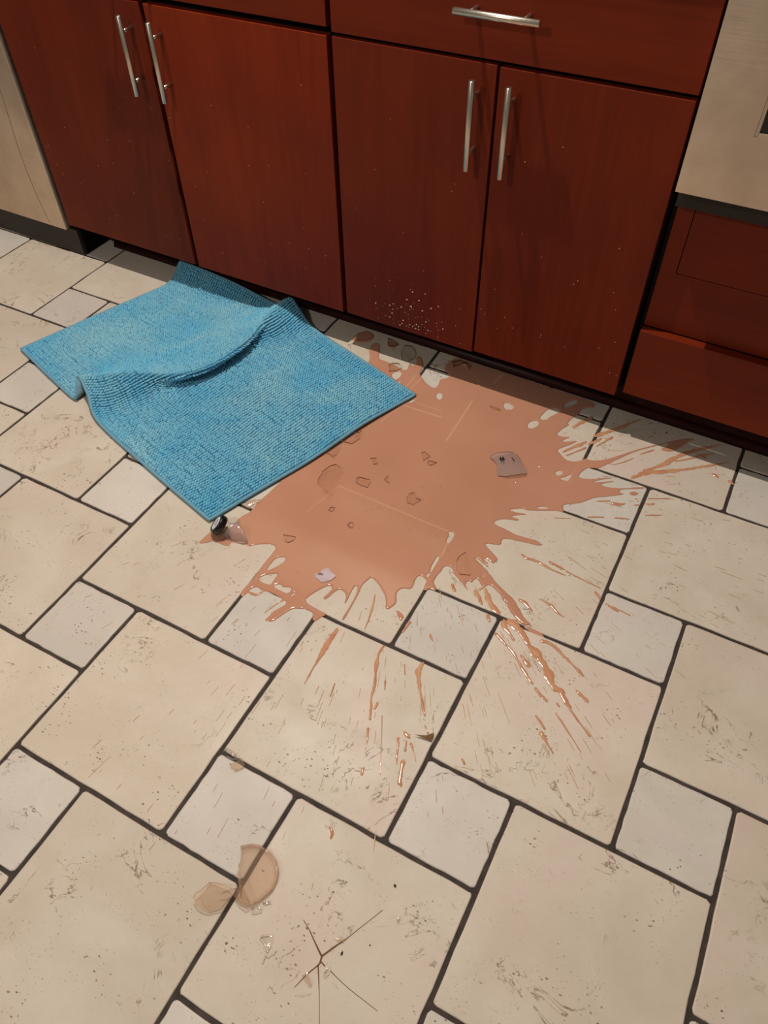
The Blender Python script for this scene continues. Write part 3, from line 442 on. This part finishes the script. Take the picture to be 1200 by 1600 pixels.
nv, nu = S0.shape[:2]; top = (S0 + N0 * 0.0006).reshape(-1, 3); bot = (S0 - N0 * 0.0030).reshape(-1, 3); o = nu * nv
fs = []; fm = []
for j in range(nv - 1):
    for i in range(nu - 1):
        a = j * nu + i; fs.append((a, a + 1, a + nu + 1, a + nu)); fm.append(0); fs.append((o + a, o + a + nu, o + a + nu + 1, o + a + 1)); fm.append(1)
mesh_obj('backing', np.concatenate([top, bot]), fs, [M['matground'], M['backing']], mat, True, fm)
# tufts
TU, TV = 118, 86
S1 = dense(TU, TV, 0.0062); N1, U1, V1 = normals(S1)
lon, rows = 8, (0.0, 0.45, 0.85, 1.0)
unit = []
for kk, r_ in enumerate(rows[:-1]):
    for a in range(lon): an = 2 * math.pi * a / lon; rad = (1.0, 0.95, 0.62)[kk]; unit.append((rad * math.cos(an), rad * math.sin(an), r_))
unit.append((0, 0, 1.0)); unit = np.array(unit)
uf = []
for kk in range(2):
    for a in range(lon): uf.append((kk * lon + a, kk * lon + (a + 1) % lon, (kk + 1) * lon + (a + 1) % lon, (kk + 1) * lon + a))
for a in range(lon): uf.append((2 * lon + a, 2 * lon + (a + 1) % lon, 3 * lon))
V_, F_, sh = [], [], []
wear_row = 0.5 + 0.5 * rng.random(TU)*0.4
off = 0
for j in range(1, TV - 1):
    wv = np.convolve(rng.normal(0, 1, TU + 8), np.ones(9) / 9, 'valid')
    for i in range(1, TU - 1):
        c = S1[j, i]; nrm = N1[j, i]; u = U1[j, i]; v = V1[j, i]; lu, lv = np.linalg.norm(u), np.linalg.norm(v)
        u = u / (lu + 1e-9); v = v - u * np.dot(u, v); v = v / (np.linalg.norm(v) + 1e-9)
        lu = min(max(lu, 0.005), 0.010); lv = min(max(lv, 0.005), 0.010)
        c = c + u * (rng.normal(0, 0.0003) + 0.0022 * math.sin(j * 0.35 + 2.0 * math.sin(i * 0.11)) * wear_row[i]) + v * (rng.normal(0, 0.0006) + 0.002 * wv[i])
        lean = rng.normal(0, 0.25); h = 0.0060 * (1 + rng.normal(0, 0.10))
        pts = c + np.outer(unit[:, 0], u) * lu * 0.385 + np.outer(unit[:, 1], v) * lv * 0.64 + np.outer(unit[:, 2], nrm) * h + np.outer(unit[:, 2] ** 2, u) * lean * 0.003 + np.outer(unit[:, 2] ** 2, v) * 0.0012
        pts[:, 2] = np.maximum(pts[:, 2], 0.0020)
        V_.append(pts); s_ = float(np.clip(rng.normal(0.35, 0.25), 0, 1)); sh += [s_] * len(unit)
        F_ += [tuple(x + off for x in f) for f in uf]; off += len(unit)
tf = mesh_obj('tuft_pile', np.concatenate(V_), F_, M['tuft'], mat, True); tf['kind'] = 'stuff'
att = tf.data.attributes.new('shade', 'FLOAT', 'POINT'); att.data.foreach_set('value', sh)
# binding round the border
loop = [S0[0, i] for i in range(nu)] + [S0[j, -1] for j in range(1, nv)] + [S0[-1, i] for i in range(nu - 2, -1, -1)] + [S0[j, 0] for j in range(nv - 2, 0, -1)]
nl = [N0[0, i] for i in range(nu)] + [N0[j, -1] for j in range(1, nv)] + [N0[-1, i] for i in range(nu - 2, -1, -1)] + [N0[j, 0] for j in range(nv - 2, 0, -1)]
loop, nl = np.array(loop), np.array(nl); nL = len(loop); tan = np.roll(loop, -1, 0) - np.roll(loop, 1, 0); tan /= np.linalg.norm(tan, axis=1, keepdims=True) + 1e-9
side = np.cross(tan, nl); side /= np.linalg.norm(side, axis=1, keepdims=True) + 1e-9
K = 8; vs = []
for k in range(K):
    an = 2 * math.pi * k / K; p = loop + side * (0.0042 * math.cos(an)) + nl * (0.0036 * math.sin(an)); p[:, 2] = np.maximum(p[:, 2], 0.0019); vs.append(p)
vs = np.stack(vs, 1).reshape(-1, 3); fs = []
for i in range(nL):
    for k in range(K): fs.append((i * K + k, ((i + 1) % nL) * K + k, ((i + 1) % nL) * K + (k + 1) % K, i * K + (k + 1) % K))
mesh_obj('binding', vs, fs, M['binding'], mat, True)

# ------------------------------------------------------------------ spilled milk
T4 = 10000.0
def inside(poly, X, Y):
    P = np.array(poly, float) / T4; r = np.zeros(X.shape, bool)
    for (x0, y0), (x1, y1) in zip(P, np.roll(P, -1, 0)):
        if y0 == y1: continue
        c = ((Y >= min(y0, y1)) & (Y < max(y0, y1))); r ^= c & (X < (x1 - x0) * (Y - y0) / (y1 - y0) + x0)
    return r
def smooth_poly(poly, it=1):
    P = np.array(poly, float)
    for _ in range(it): Q = np.roll(P, -1, 0); P = np.stack([P * .75 + Q * .25, P * .25 + Q * .75], 1).reshape(-1, 2)
    return P
def dist_field(polys, X, Y, R, x0, y0, st):
    D = np.full(X.shape, R)
    for poly in polys:
        P = np.array(poly, float) / T4
        for a, b in zip(P, np.roll(P, -1, 0)):
            i0 = max(int((min(a[0], b[0]) - R - x0) / st), 0); i1 = int((max(a[0], b[0]) + R - x0) / st) + 2
            j0 = max(int((min(a[1], b[1]) - R - y0) / st), 0); j1 = int((max(a[1], b[1]) + R - y0) / st) + 2
            xs, ys = X[j0:j1, i0:i1], Y[j0:j1, i0:i1]
            if xs.size == 0: continue
            d = b - a; L2 = d @ d + 1e-12; t_ = np.clip(((xs - a[0]) * d[0] + (ys - a[1]) * d[1]) / L2, 0, 1)
            D[j0:j1, i0:i1] = np.minimum(D[j0:j1, i0:i1], np.hypot(xs - a[0] - t_ * d[0], ys - a[1] - t_ * d[1]))
    return D
def liquid(name, outers, holes, H, rim, st, mat_, parent, z0=0.0002, film=None):
    outers = [smooth_poly(p, 1) for p in outers]; holes = [smooth_poly(p, 1) for p in holes]
    allp = np.concatenate(outers) / T4; x0, y0 = allp.min(0) - 2 * st; x1, y1 = allp.max(0) + 2 * st
    nx, ny = int((x1 - x0) / st) + 2, int((y1 - y0) / st) + 2
    X, Y = np.meshgrid(x0 + np.arange(nx) * st, y0 + np.arange(ny) * st)
    ins = np.zeros(X.shape, bool)
    for p in outers: ins |= inside(p, X, Y)
    for p in holes: ins &= ~inside(p, X, Y)
    D = dist_field(outers + holes, X, Y, max(rim, st * 2) * 1.5, x0, y0, st); F = np.where(ins, D, -D)
    # cells cut by the outline are clipped (marching squares)
    idx = {}; vs = []; fs = []
    def hgt(d): q = np.clip(d / rim, 0, 1); return z0 + H * math.sqrt(max(1 - (1 - q) ** 2, 0))
    Fl = F.tolist()
    def vert(j, i):
        k_ = (j, i)
        if k_ not in idx: idx[k_] = len(vs); vs.append((x0 + i * st, y0 + j * st, hgt(Fl[j][i])))
        return idx[k_]
    def cut(j, i, j2, i2):
        k_ = (j, i, j2, i2) if (j, i) < (j2, i2) else (j2, i2, j, i)
        if k_ not in idx:
            j, i, j2, i2 = k_; fa, fb = Fl[j][i], Fl[j2][i2]; t_ = fa / (fa - fb)
            idx[k_] = len(vs); vs.append((x0 + (i + (i2 - i) * t_) * st, y0 + (j + (j2 - j) * t_) * st, z0 - 0.0001))
        return idx[k_]
    pos = F > 0; cnt = pos[:-1, :-1].astype(int) + pos[1:, :-1] + pos[:-1, 1:] + pos[1:, 1:]
    for j, i in zip(*np.nonzero(cnt)):
        cs = ((j, i), (j, i + 1), (j + 1, i + 1), (j + 1, i)); f = []
        for a in range(4):
            p, q = cs[a], cs[(a + 1) % 4]; pa, pb = Fl[p[0]][p[1]] > 0, Fl[q[0]][q[1]] > 0
            if pa: f.append(vert(*p))
            if pa != pb: f.append(cut(*p, *q))
        if len(f) >= 3: fs.append(f)
    o = mesh_obj(name, vs, fs, mat_, parent, True)
    V = np.array(vs); fv = np.zeros(len(V))
    for (a, b, w, s) in (film or []):
        a, b = np.array(a) / T4, np.array(b) / T4; w = w / T4; d = b - a; t_ = np.clip(((V[:, :2] - a) @ d) / (d @ d), 0, 1)
        dd_ = np.linalg.norm(V[:, :2] - a - t_[:, None] * d, axis=1); fv = np.maximum(fv, s / 100 * np.exp(-(dd_ / (w * 0.75)) ** 2))
    att = o.data.attributes.new('film', 'FLOAT', 'POINT'); att.data.foreach_set('value', fv.tolist())
    return o
spill = thing('spilled_milk', 'big puddle of spilled chocolate milk with splash streaks on the tiles', 'puddle')
clipy = lambda p: [(x, min(y, (YT - 0.0015) * T4)) for x, y in p]
liquid('puddle', [clipy(OUT)], HOLES, 0.0013, 0.0030, 0.0019, M['milk'], spill, film=THIN)
liquid('side_puddle', [TONGUE], [], 0.0013, 0.0026, 0.0015, M['milk'], spill)
for p in SPLATS: liquid('splash_patch', [p], [], 0.0009, 0.0025, 0.0016, M['milk'], spill)
liquid('grout_puddle', POOL, [], 0.0005, 0.0020, 0.0012, M['milk'], spill, z0=-0.0012)
# streaks: tapered beads of milk thrown out from the middle
vs, fs = [], []
def streak(pts, hmax=0.0009):
    P = np.array(pts, float) / T4; xy, w = P[:, :2], P[:, 2]
    d = np.concatenate([[0], np.cumsum(np.linalg.norm(np.diff(xy, axis=0), axis=1))]); n = max(int(d[-1] / 0.004), 4); q = np.linspace(0, d[-1], n)
    c = np.stack([np.interp(q, d, xy[:, 0]), np.interp(q, d, xy[:, 1])], 1); ww = np.interp(q, d, w) / 2
    ww = ww * (1 + 0.22 * np.convolve(rng.normal(0, 1, n + 2), [.25, .5, .25], 'valid')); ww = np.maximum(ww, 0.0004)
    tt = np.gradient(c, axis=0); tt /= np.linalg.norm(tt, axis=1, keepdims=True) + 1e-9; nn = np.stack([-tt[:, 1], tt[:, 0]], 1)
    c = c + nn * (rng.normal(0, 0.12, n) * ww)[:, None]; b = len(vs); prof = (-1, -0.72, 0, 0.72, 1)
    vs.append((*(c[0] - tt[0] * ww[0]), 0.0002))
    for k in range(n):
        h = min(hmax, ww[k] * 0.55)
        for p in prof: vs.append((c[k, 0] + nn[k, 0] * ww[k] * p, c[k, 1] + nn[k, 1] * ww[k] * p, 0.0002 + h * math.sqrt(1 - p * p) * (1.0)))
    vs.append((*(c[-1] + tt[-1] * ww[-1]), 0.0002)); e = len(vs) - 1
    for p in range(4):
        fs.append((b, b + 1 + p + 1, b + 1 + p)); fs.append((e, e - 5 + p, e - 4 + p))
        for k in range(n - 1): a = b + 1 + k * 5 + p; fs.append((a, a + 1, a + 6, a + 5))
for s_ in STREAKS: streak(s_)
# fine spray following the same throw directions
ctr = np.array((0.115, 0.62))
def on_tile(x, y):
    fx, fy = x * math.cos(ROT) + y * math.sin(ROT), -x * math.sin(ROT) + y * math.cos(ROT); det = LT * LT + ST * ST
    a, b = round((LT * fx + ST * fy) / det), round((ST * fx - LT * fy) / det); g = 0.0055
    for da in (-2, -1, 0, 1, 2):
        for db in (-2, -1, 0, 1, 2):
            u, v = fx - (a + da) * LT - (b + db) * ST, fy - (a + da) * ST + (b + db) * LT
            if g < u < ST - g and g < v < ST - g or ST + g < u < ST + LT - g and ST - LT + g < v < ST - g: return True
    return False
heavy = len(fs)
def spray(ang0, ang1, r0, r1, n, wlo=0.0007, whi=0.0018):
    for _ in range(n):
        a = math.radians(random.uniform(ang0, ang1)); r = random.uniform(r0, r1); L = random.uniform(0.006, 0.045) * random.random() + 0.004; w = random.uniform(wlo, whi)
        p = ctr + r * np.array((math.cos(a), math.sin(a))); q = p + L * np.array((math.cos(a), math.sin(a)))
        if q[1] > YT - 0.02 or p[1] > YT - 0.02: continue
        m = (p + q) / 2
        if not (on_tile(*p) and on_tile(*m) and on_tile(*q)): continue
        streak([(p[0] * T4, p[1] * T4, w * T4 * 0.6), (m[0] * T4, m[1] * T4, w * T4), (q[0] * T4, q[1] * T4, w * T4 * 0.3)])
spray(-100, -62, 0.42, 0.95, 105); spray(-62, -38, 0.34, 0.80, 150); spray(-38, -8, 0.40, 0.72, 70); spray(-8, 20, 0.40, 0.75, 45, 0.0007, 0.0015); spray(20, 50, 0.36, 0.70, 45); spray(-125, -100, 0.44, 0.75, 25)
so = mesh_obj('splash_streak', vs, fs, [M['milk_thin'], M['spray']], spill, True, [0] * heavy + [1] * (len(fs) - heavy)); so['kind'] = 'stuff'

# ------------------------------------------------------------------ crack in the tile at the bottom
vs, fs = [], []
for line in CRACK:
    b = len(vs)
    for k, (x, y, w) in enumerate(line):
        p = np.array((x, y)) / T4; q = np.array(line[min(k + 1, len(line) - 1)][:2]) / T4 - np.array(line[max(k - 1, 0)][:2]) / T4; q /= np.linalg.norm(q); n_ = np.array((-q[1], q[0])) * w / T4 * 0.5
        vs += [(*(p + n_), 0.00025), (*(p - n_), 0.00025)]
    for k in range(len(line) - 1): fs.append((b + 2 * k, b + 2 * k + 1, b + 2 * k + 3, b + 2 * k + 2))
host = min((o for o in tiles.values() if o.data in large), key=lambda o: math.dist((o.location.x + LT / 2, o.location.y + LT / 2), (CRACK[0][3][0] / T4, CRACK[0][3][1] / T4)))
bpy.context.view_layer.update()
inv = host.matrix_world.inverted()
mesh_obj('crack', [inv @ Vector(v) for v in vs], fs, M['crack'], host)

# ------------------------------------------------------------------ broken glass
def shard_mesh(poly, th, curl, z0, axis=None, rim_in=0.0):
    P = np.array(poly, float) / T4; c = P.mean(0); Q = P - c
    area = 0.5 * np.sum(Q[:, 0] * np.roll(Q[:, 1], -1) - np.roll(Q[:, 0], -1) * Q[:, 1])
    if area < 0: Q = Q[::-1]
    if axis is None: _, _, vt = np.linalg.svd(Q, full_matrices=False); axis = vt[1] if len(vt) > 1 else np.array((1, 0))
    # resample the outline a little so the bend shows
    R = []
    for a, b in zip(Q, np.roll(Q, -1, 0)):
        n = max(1, int(np.linalg.norm(b - a) / 0.006)); R += [a + (b - a) * k / n for k in range(n)]
    Q = np.array(R); n = len(Q); ext = np.abs(Q @ axis).max() + 1e-6
    lift = lambda p: curl * (1 - ((p @ axis) / ext) ** 2) if curl else 0.0
    vs, fs, fm = [], [], []
    for t_ in (0.0, th):
        for s in (1.0, 0.66, 0.33):
            for p in Q: p = p * s; vs.append((p[0], p[1], z0 + t_ + lift(p)))
        vs.append((0, 0, z0 + t_ + (curl if curl else 0)))
    H = 3 * n + 1
    for k in range(n):
        k2 = (k + 1) % n
        for r in range(2): fs += [(H + r * n + k, H + r * n + k2, H + (r + 1) * n + k2, H + (r + 1) * n + k), (r * n + k, (r + 1) * n + k, (r + 1) * n + k2, r * n + k2)]; fm += [0, 0]
        fs += [(H + 2 * n + k, H + 2 * n + k2, H + 3 * n), (2 * n + k, 3 * n, 2 * n + k2)]; fm += [0, 0]
        fs.append((2 * H + k, 2 * H + k2, 2 * H + n + k2, 2 * H + n + k)); fm.append(1)
    vs += [vs[k] for k in range(n)] + [vs[H + k] for k in range(n)]      # the broken edge has vertices of its own: crisp
    shard_mesh.top = lambda x, y: z0 + th + lift(np.array((x, y)))
    return c, vs, fs, fm
LOOK = {'clear': ('g_clear', 'g_rim'), 'film': ('g_film', 'g_rim_film'), 'pale': ('g_lamp_glint', 'g_lamp_glint'), 'grey_sheen': ('g_grey_sheen', 'g_rim'), 'brown': ('g_brown', 'g_brown')}
shards = []
for label, poly, th, curl, look in SHARDS:
    c, vs, fs, fm = shard_mesh(poly, th / 1000 * (1.4 if look == 'clear' else 1.0), curl / 1000, 0.0011)
    if not shards: print_top = shard_mesh.top
    a, b = LOOK[look]
    o = mesh_obj('glass_shard', vs, fs, [M[a], M[b]], None, False, fm); o.location = (c[0], c[1], 0); tag(o, label, 'glass shard', 'shards of the broken bottle')
    for p in o.data.polygons:
        if p.material_index == 0: p.use_smooth = True
    shards.append(o)
# printed marks on the large shard: broken black strokes
o = shards[0]; pc = np.array(SHARDS[0][1], float).mean(0) / T4
def strokes(parent, segs, z, w, mat_, ux, uy, org):
    vs, fs = [], []
    for (x0, y0, x1, y1) in segs:
        p = np.array(org) + np.array(ux) * x0 + np.array(uy) * y0; q = np.array(org) + np.array(ux) * x1 + np.array(uy) * y1
        d = q - p; d /= np.linalg.norm(d); n_ = np.array((-d[1], d[0])) * w / 2; b = len(vs)
        vs += [(*(p + n_), z(*p)), (*(p - n_), z(*p)), (*(q - n_), z(*q)), (*(q + n_), z(*q))]; fs.append((b, b + 1, b + 2, b + 3))
    return mesh_obj('print', vs, fs, mat_, parent)
ex, ey = np.array((0.873, 0.488)), np.array((-0.478, 0.878))
strokes(o, [(-19, 12, -9, 15), (-18, 8, -8, 11), (-15, 5, -16, 18), (-12, 4, -11, 18), (-19, 14, -14, 6), (-10, 16, -8, 7), (9, 16, 14, 5)], lambda x, y: print_top(x, y) + 0.0006, 0.0022, M['print'], ex / 1000, ey / 1000, (0, 0))

# bottle base: thick round disc with a raised rim, left side broken away
B = np.array(BASE, float) / T4; bc = B.mean(0)
base = thing('bottle_bottom', 'round broken bottle bottom of clear glass standing on the tile joint in front', 'broken glass', (bc[0], bc[1], 0))
poly = [tuple(p) for p in BASE]
c, vs, fs, fm = shard_mesh(poly, 0.004, 0.0, 0.0010)
db = mesh_obj('disc', vs, fs, [M['g_film'], M['g_rim_film']], base, False, fm)
Q = B - bc; vs, fs = [], []
arc = list(range(0, 11)); prof = [(1.0, 0.001), (1.02, 0.006), (0.99, 0.0105), (0.93, 0.0112), (0.87, 0.0085), (0.84, 0.005)]
arcp = []
for k in range(10):
    for s in range(4): arcp.append(Q[k] + (Q[k + 1] - Q[k]) * s / 4)
arcp.append(Q[10])
for k, p in enumerate(arcp):
    jag = 1 + 0.18 * math.sin(k * 1.9) * (0.4 if k < 30 else 1.6) * (0.5 if 3 < k < 30 else 1)
    for s, z in prof: vs.append((p[0] * s, p[1] * s, z if z < 0.006 else 0.005 + (z - 0.005) * jag))
m = len(prof)
for k in range(len(arcp) - 1):
    for j in range(m - 1): fs.append((k * m + j, (k + 1) * m + j, (k + 1) * m + j + 1, k * m + j + 1))
mesh_obj('rim', vs, fs, M['g_film'], base, True)
frag = [tuple(p) for p in (Q[10:18] * T4)]
c2, vs, fs, fm = shard_mesh(frag, 0.0025, 0.010, 0.005); w_ = mesh_obj('wall_fragment', vs, fs, [M['g_film'], M['g_rim_film']], base, False, fm); w_.location = (c2[0], c2[1], 0)

# bottle neck with its black cap
n_ = Vector((-0.68, -0.28, 0.67)).normalized(); cc = Vector((-0.1395, 0.2245, 0.0290))
ux = Vector((0, 0, 1)).cross(n_).normalized(); uy = n_.cross(ux)
neck = thing('bottle_neck', 'broken bottle neck still wearing its black screw cap, at the mat corner', 'bottle neck', (cc.x, cc.y, 0))
def lathe(prof, n=32, a0=0.0, a1=2 * math.pi, close=True):
    vs, fs = [], []; cols = n if close else n + 1
    for k in range(cols):
        a = a0 + (a1 - a0) * k / n
        for r, h in prof: p = cc + (ux * math.cos(a) + uy * math.sin(a)) * r - n_ * h; vs.append((p.x - cc.x, p.y - cc.y, max(p.z, 0.0012)))
    m = len(prof)
    for k in range(n):
        k2 = (k + 1) % cols
        for j in range(m - 1): fs.append((k * m + j, k * m + j + 1, k2 * m + j + 1, k2 * m + j))
    return vs, fs
vs, fs = lathe([(0.0, 0.0008), (0.0150, 0.0008), (0.0154, 0.0), (0.0198, 0.0), (0.0213, 0.0014), (0.0217, 0.005), (0.0217, 0.0135), (0.0205, 0.0145), (0.0185, 0.0145)], 40)
cap = mesh_obj('cap', vs, fs, M['cap'], neck, True)
vs, fs = lathe([(0.0, 0.0004), (0.0148, 0.0004)], 40); lab = mesh_obj('cap_label', vs, fs, M['caplabel'], neck)
vs, fs = [], []
for (x, y, l) in ((-6, 6, 11), (-8, 3.2, 15), (-9, 0.4, 17), (-8, -2.4, 14), (-6, -5.2, 10)):
    xx = x
    while xx < x + l:
        w = random.uniform(0.8, 2.4); b = len(vs)
        for dx, dy in ((0, 0), (w, 0), (w, 1.2), (0, 1.2)):
            p = ux * (xx + dx) / 1000 + uy * (y + dy) / 1000 + n_ * 0.0001 + Vector((0, 0, cc.z)); vs.append((p.x, p.y, p.z))
        fs.append((b, b + 1, b + 2, b + 3)); xx += w + 0.7
mesh_obj('label_print', vs, fs, M['capink'], cap)
vs, fs = lathe([(0.0185, 0.0135), (0.0205, 0.0150), (0.0205, 0.0175), (0.0180, 0.0185), (0.0172, 0.024)], 40); mesh_obj('neck_ring', vs, fs, M['g_film'], neck, True)
# shoulder: only the upper side is left, ending in a ragged point
vs, fs = [], []; n = 26
for k in range(n + 1):
    f = k / n; a = math.radians(-85 + 190 * f); reach = 0.052 * max(0.30, math.sin(math.pi * f) ** 0.8) * (1 + 0.05 * math.sin(k * 0.9))
    for j in range(8):
        h = 0.022 + reach * j / 7; r = 0.0174 + 0.010 * (j / 7) ** 1.6
        dirv = Vector((ux * math.cos(a) + uy * math.sin(a)))
        p = cc + dirv * r - n_ * 0.022 - (n_ * 0.62 + Vector((-0.72, -0.30, 0.0)) * 0.48) * (h - 0.022)
        vs.append((p.x - cc.x, p.y - cc.y, max(p.z, 0.0013)))
for k in range(n):
    for j in range(7): a = k * 8 + j; fs.append((a, a + 1, a + 9, a + 8))
sh_ = mesh_obj('shoulder', vs, fs, M['g_grey_sheen'], neck, True)
md = sh_.modifiers.new('wall', 'SOLIDIFY'); md.thickness = 0.002; md.offset = 0; md.material_offset = 1; md.material_offset_rim = 1; sh_.data.materials.append(M['g_rim'])
md.material_offset = 0
lz = []
fr = [(0.010, -0.012), (0.020, -0.017), (0.026, -0.012), (0.022, -0.004), (0.012, -0.002)]
c3, vs, fs, fm = shard_mesh([(x * T4, y * T4) for x, y in fr], 0.002, 0.004, 0.0012); ww_ = mesh_obj('hanging_shard', vs, fs, [M['g_film'], M['g_rim_film']], neck, False, fm); ww_.location = (c3[0], c3[1], 0)

# tiny crumbs
for k, ((x, y), lab) in enumerate(zip(CHIPS, CRUMB_LABELS)):
    r = random.Random(k); bm = bmesh.new(); bmesh.ops.create_icosphere(bm, subdivisions=1, radius=1.0)
    for v in bm.verts: v.co = Vector((v.co.x * 0.0034 * r.uniform(.7, 1.3), v.co.y * 0.0028 * r.uniform(.7, 1.3), v.co.z * 0.0016 + 0.0030))
    o = bm_obj('glass_crumb', bm, M['g_clear']); o.location = (x / T4, y / T4, 0); o.rotation_euler.z = r.uniform(0, 3)
    tag(o, lab, 'glass crumb', 'glass crumbs in the milk')
for k, (x, y, a, b, lab) in enumerate(GRIT):
    bm = bmesh.new(); bmesh.ops.create_icosphere(bm, subdivisions=1, radius=1.0); r = random.Random(k + 50)
    for v in bm.verts: v.co = Vector((v.co.x * a / T4 * r.uniform(.8, 1.2), v.co.y * b / T4 * r.uniform(.8, 1.2), v.co.z * b / T4 * 0.6 + b / T4 * 0.6))
    o = bm_obj('grit_crumb', bm, M['grit']); o.location = (x / T4, y / T4, 0); o.rotation_euler.z = 1.6 + k; tag(o, lab, 'crumb')
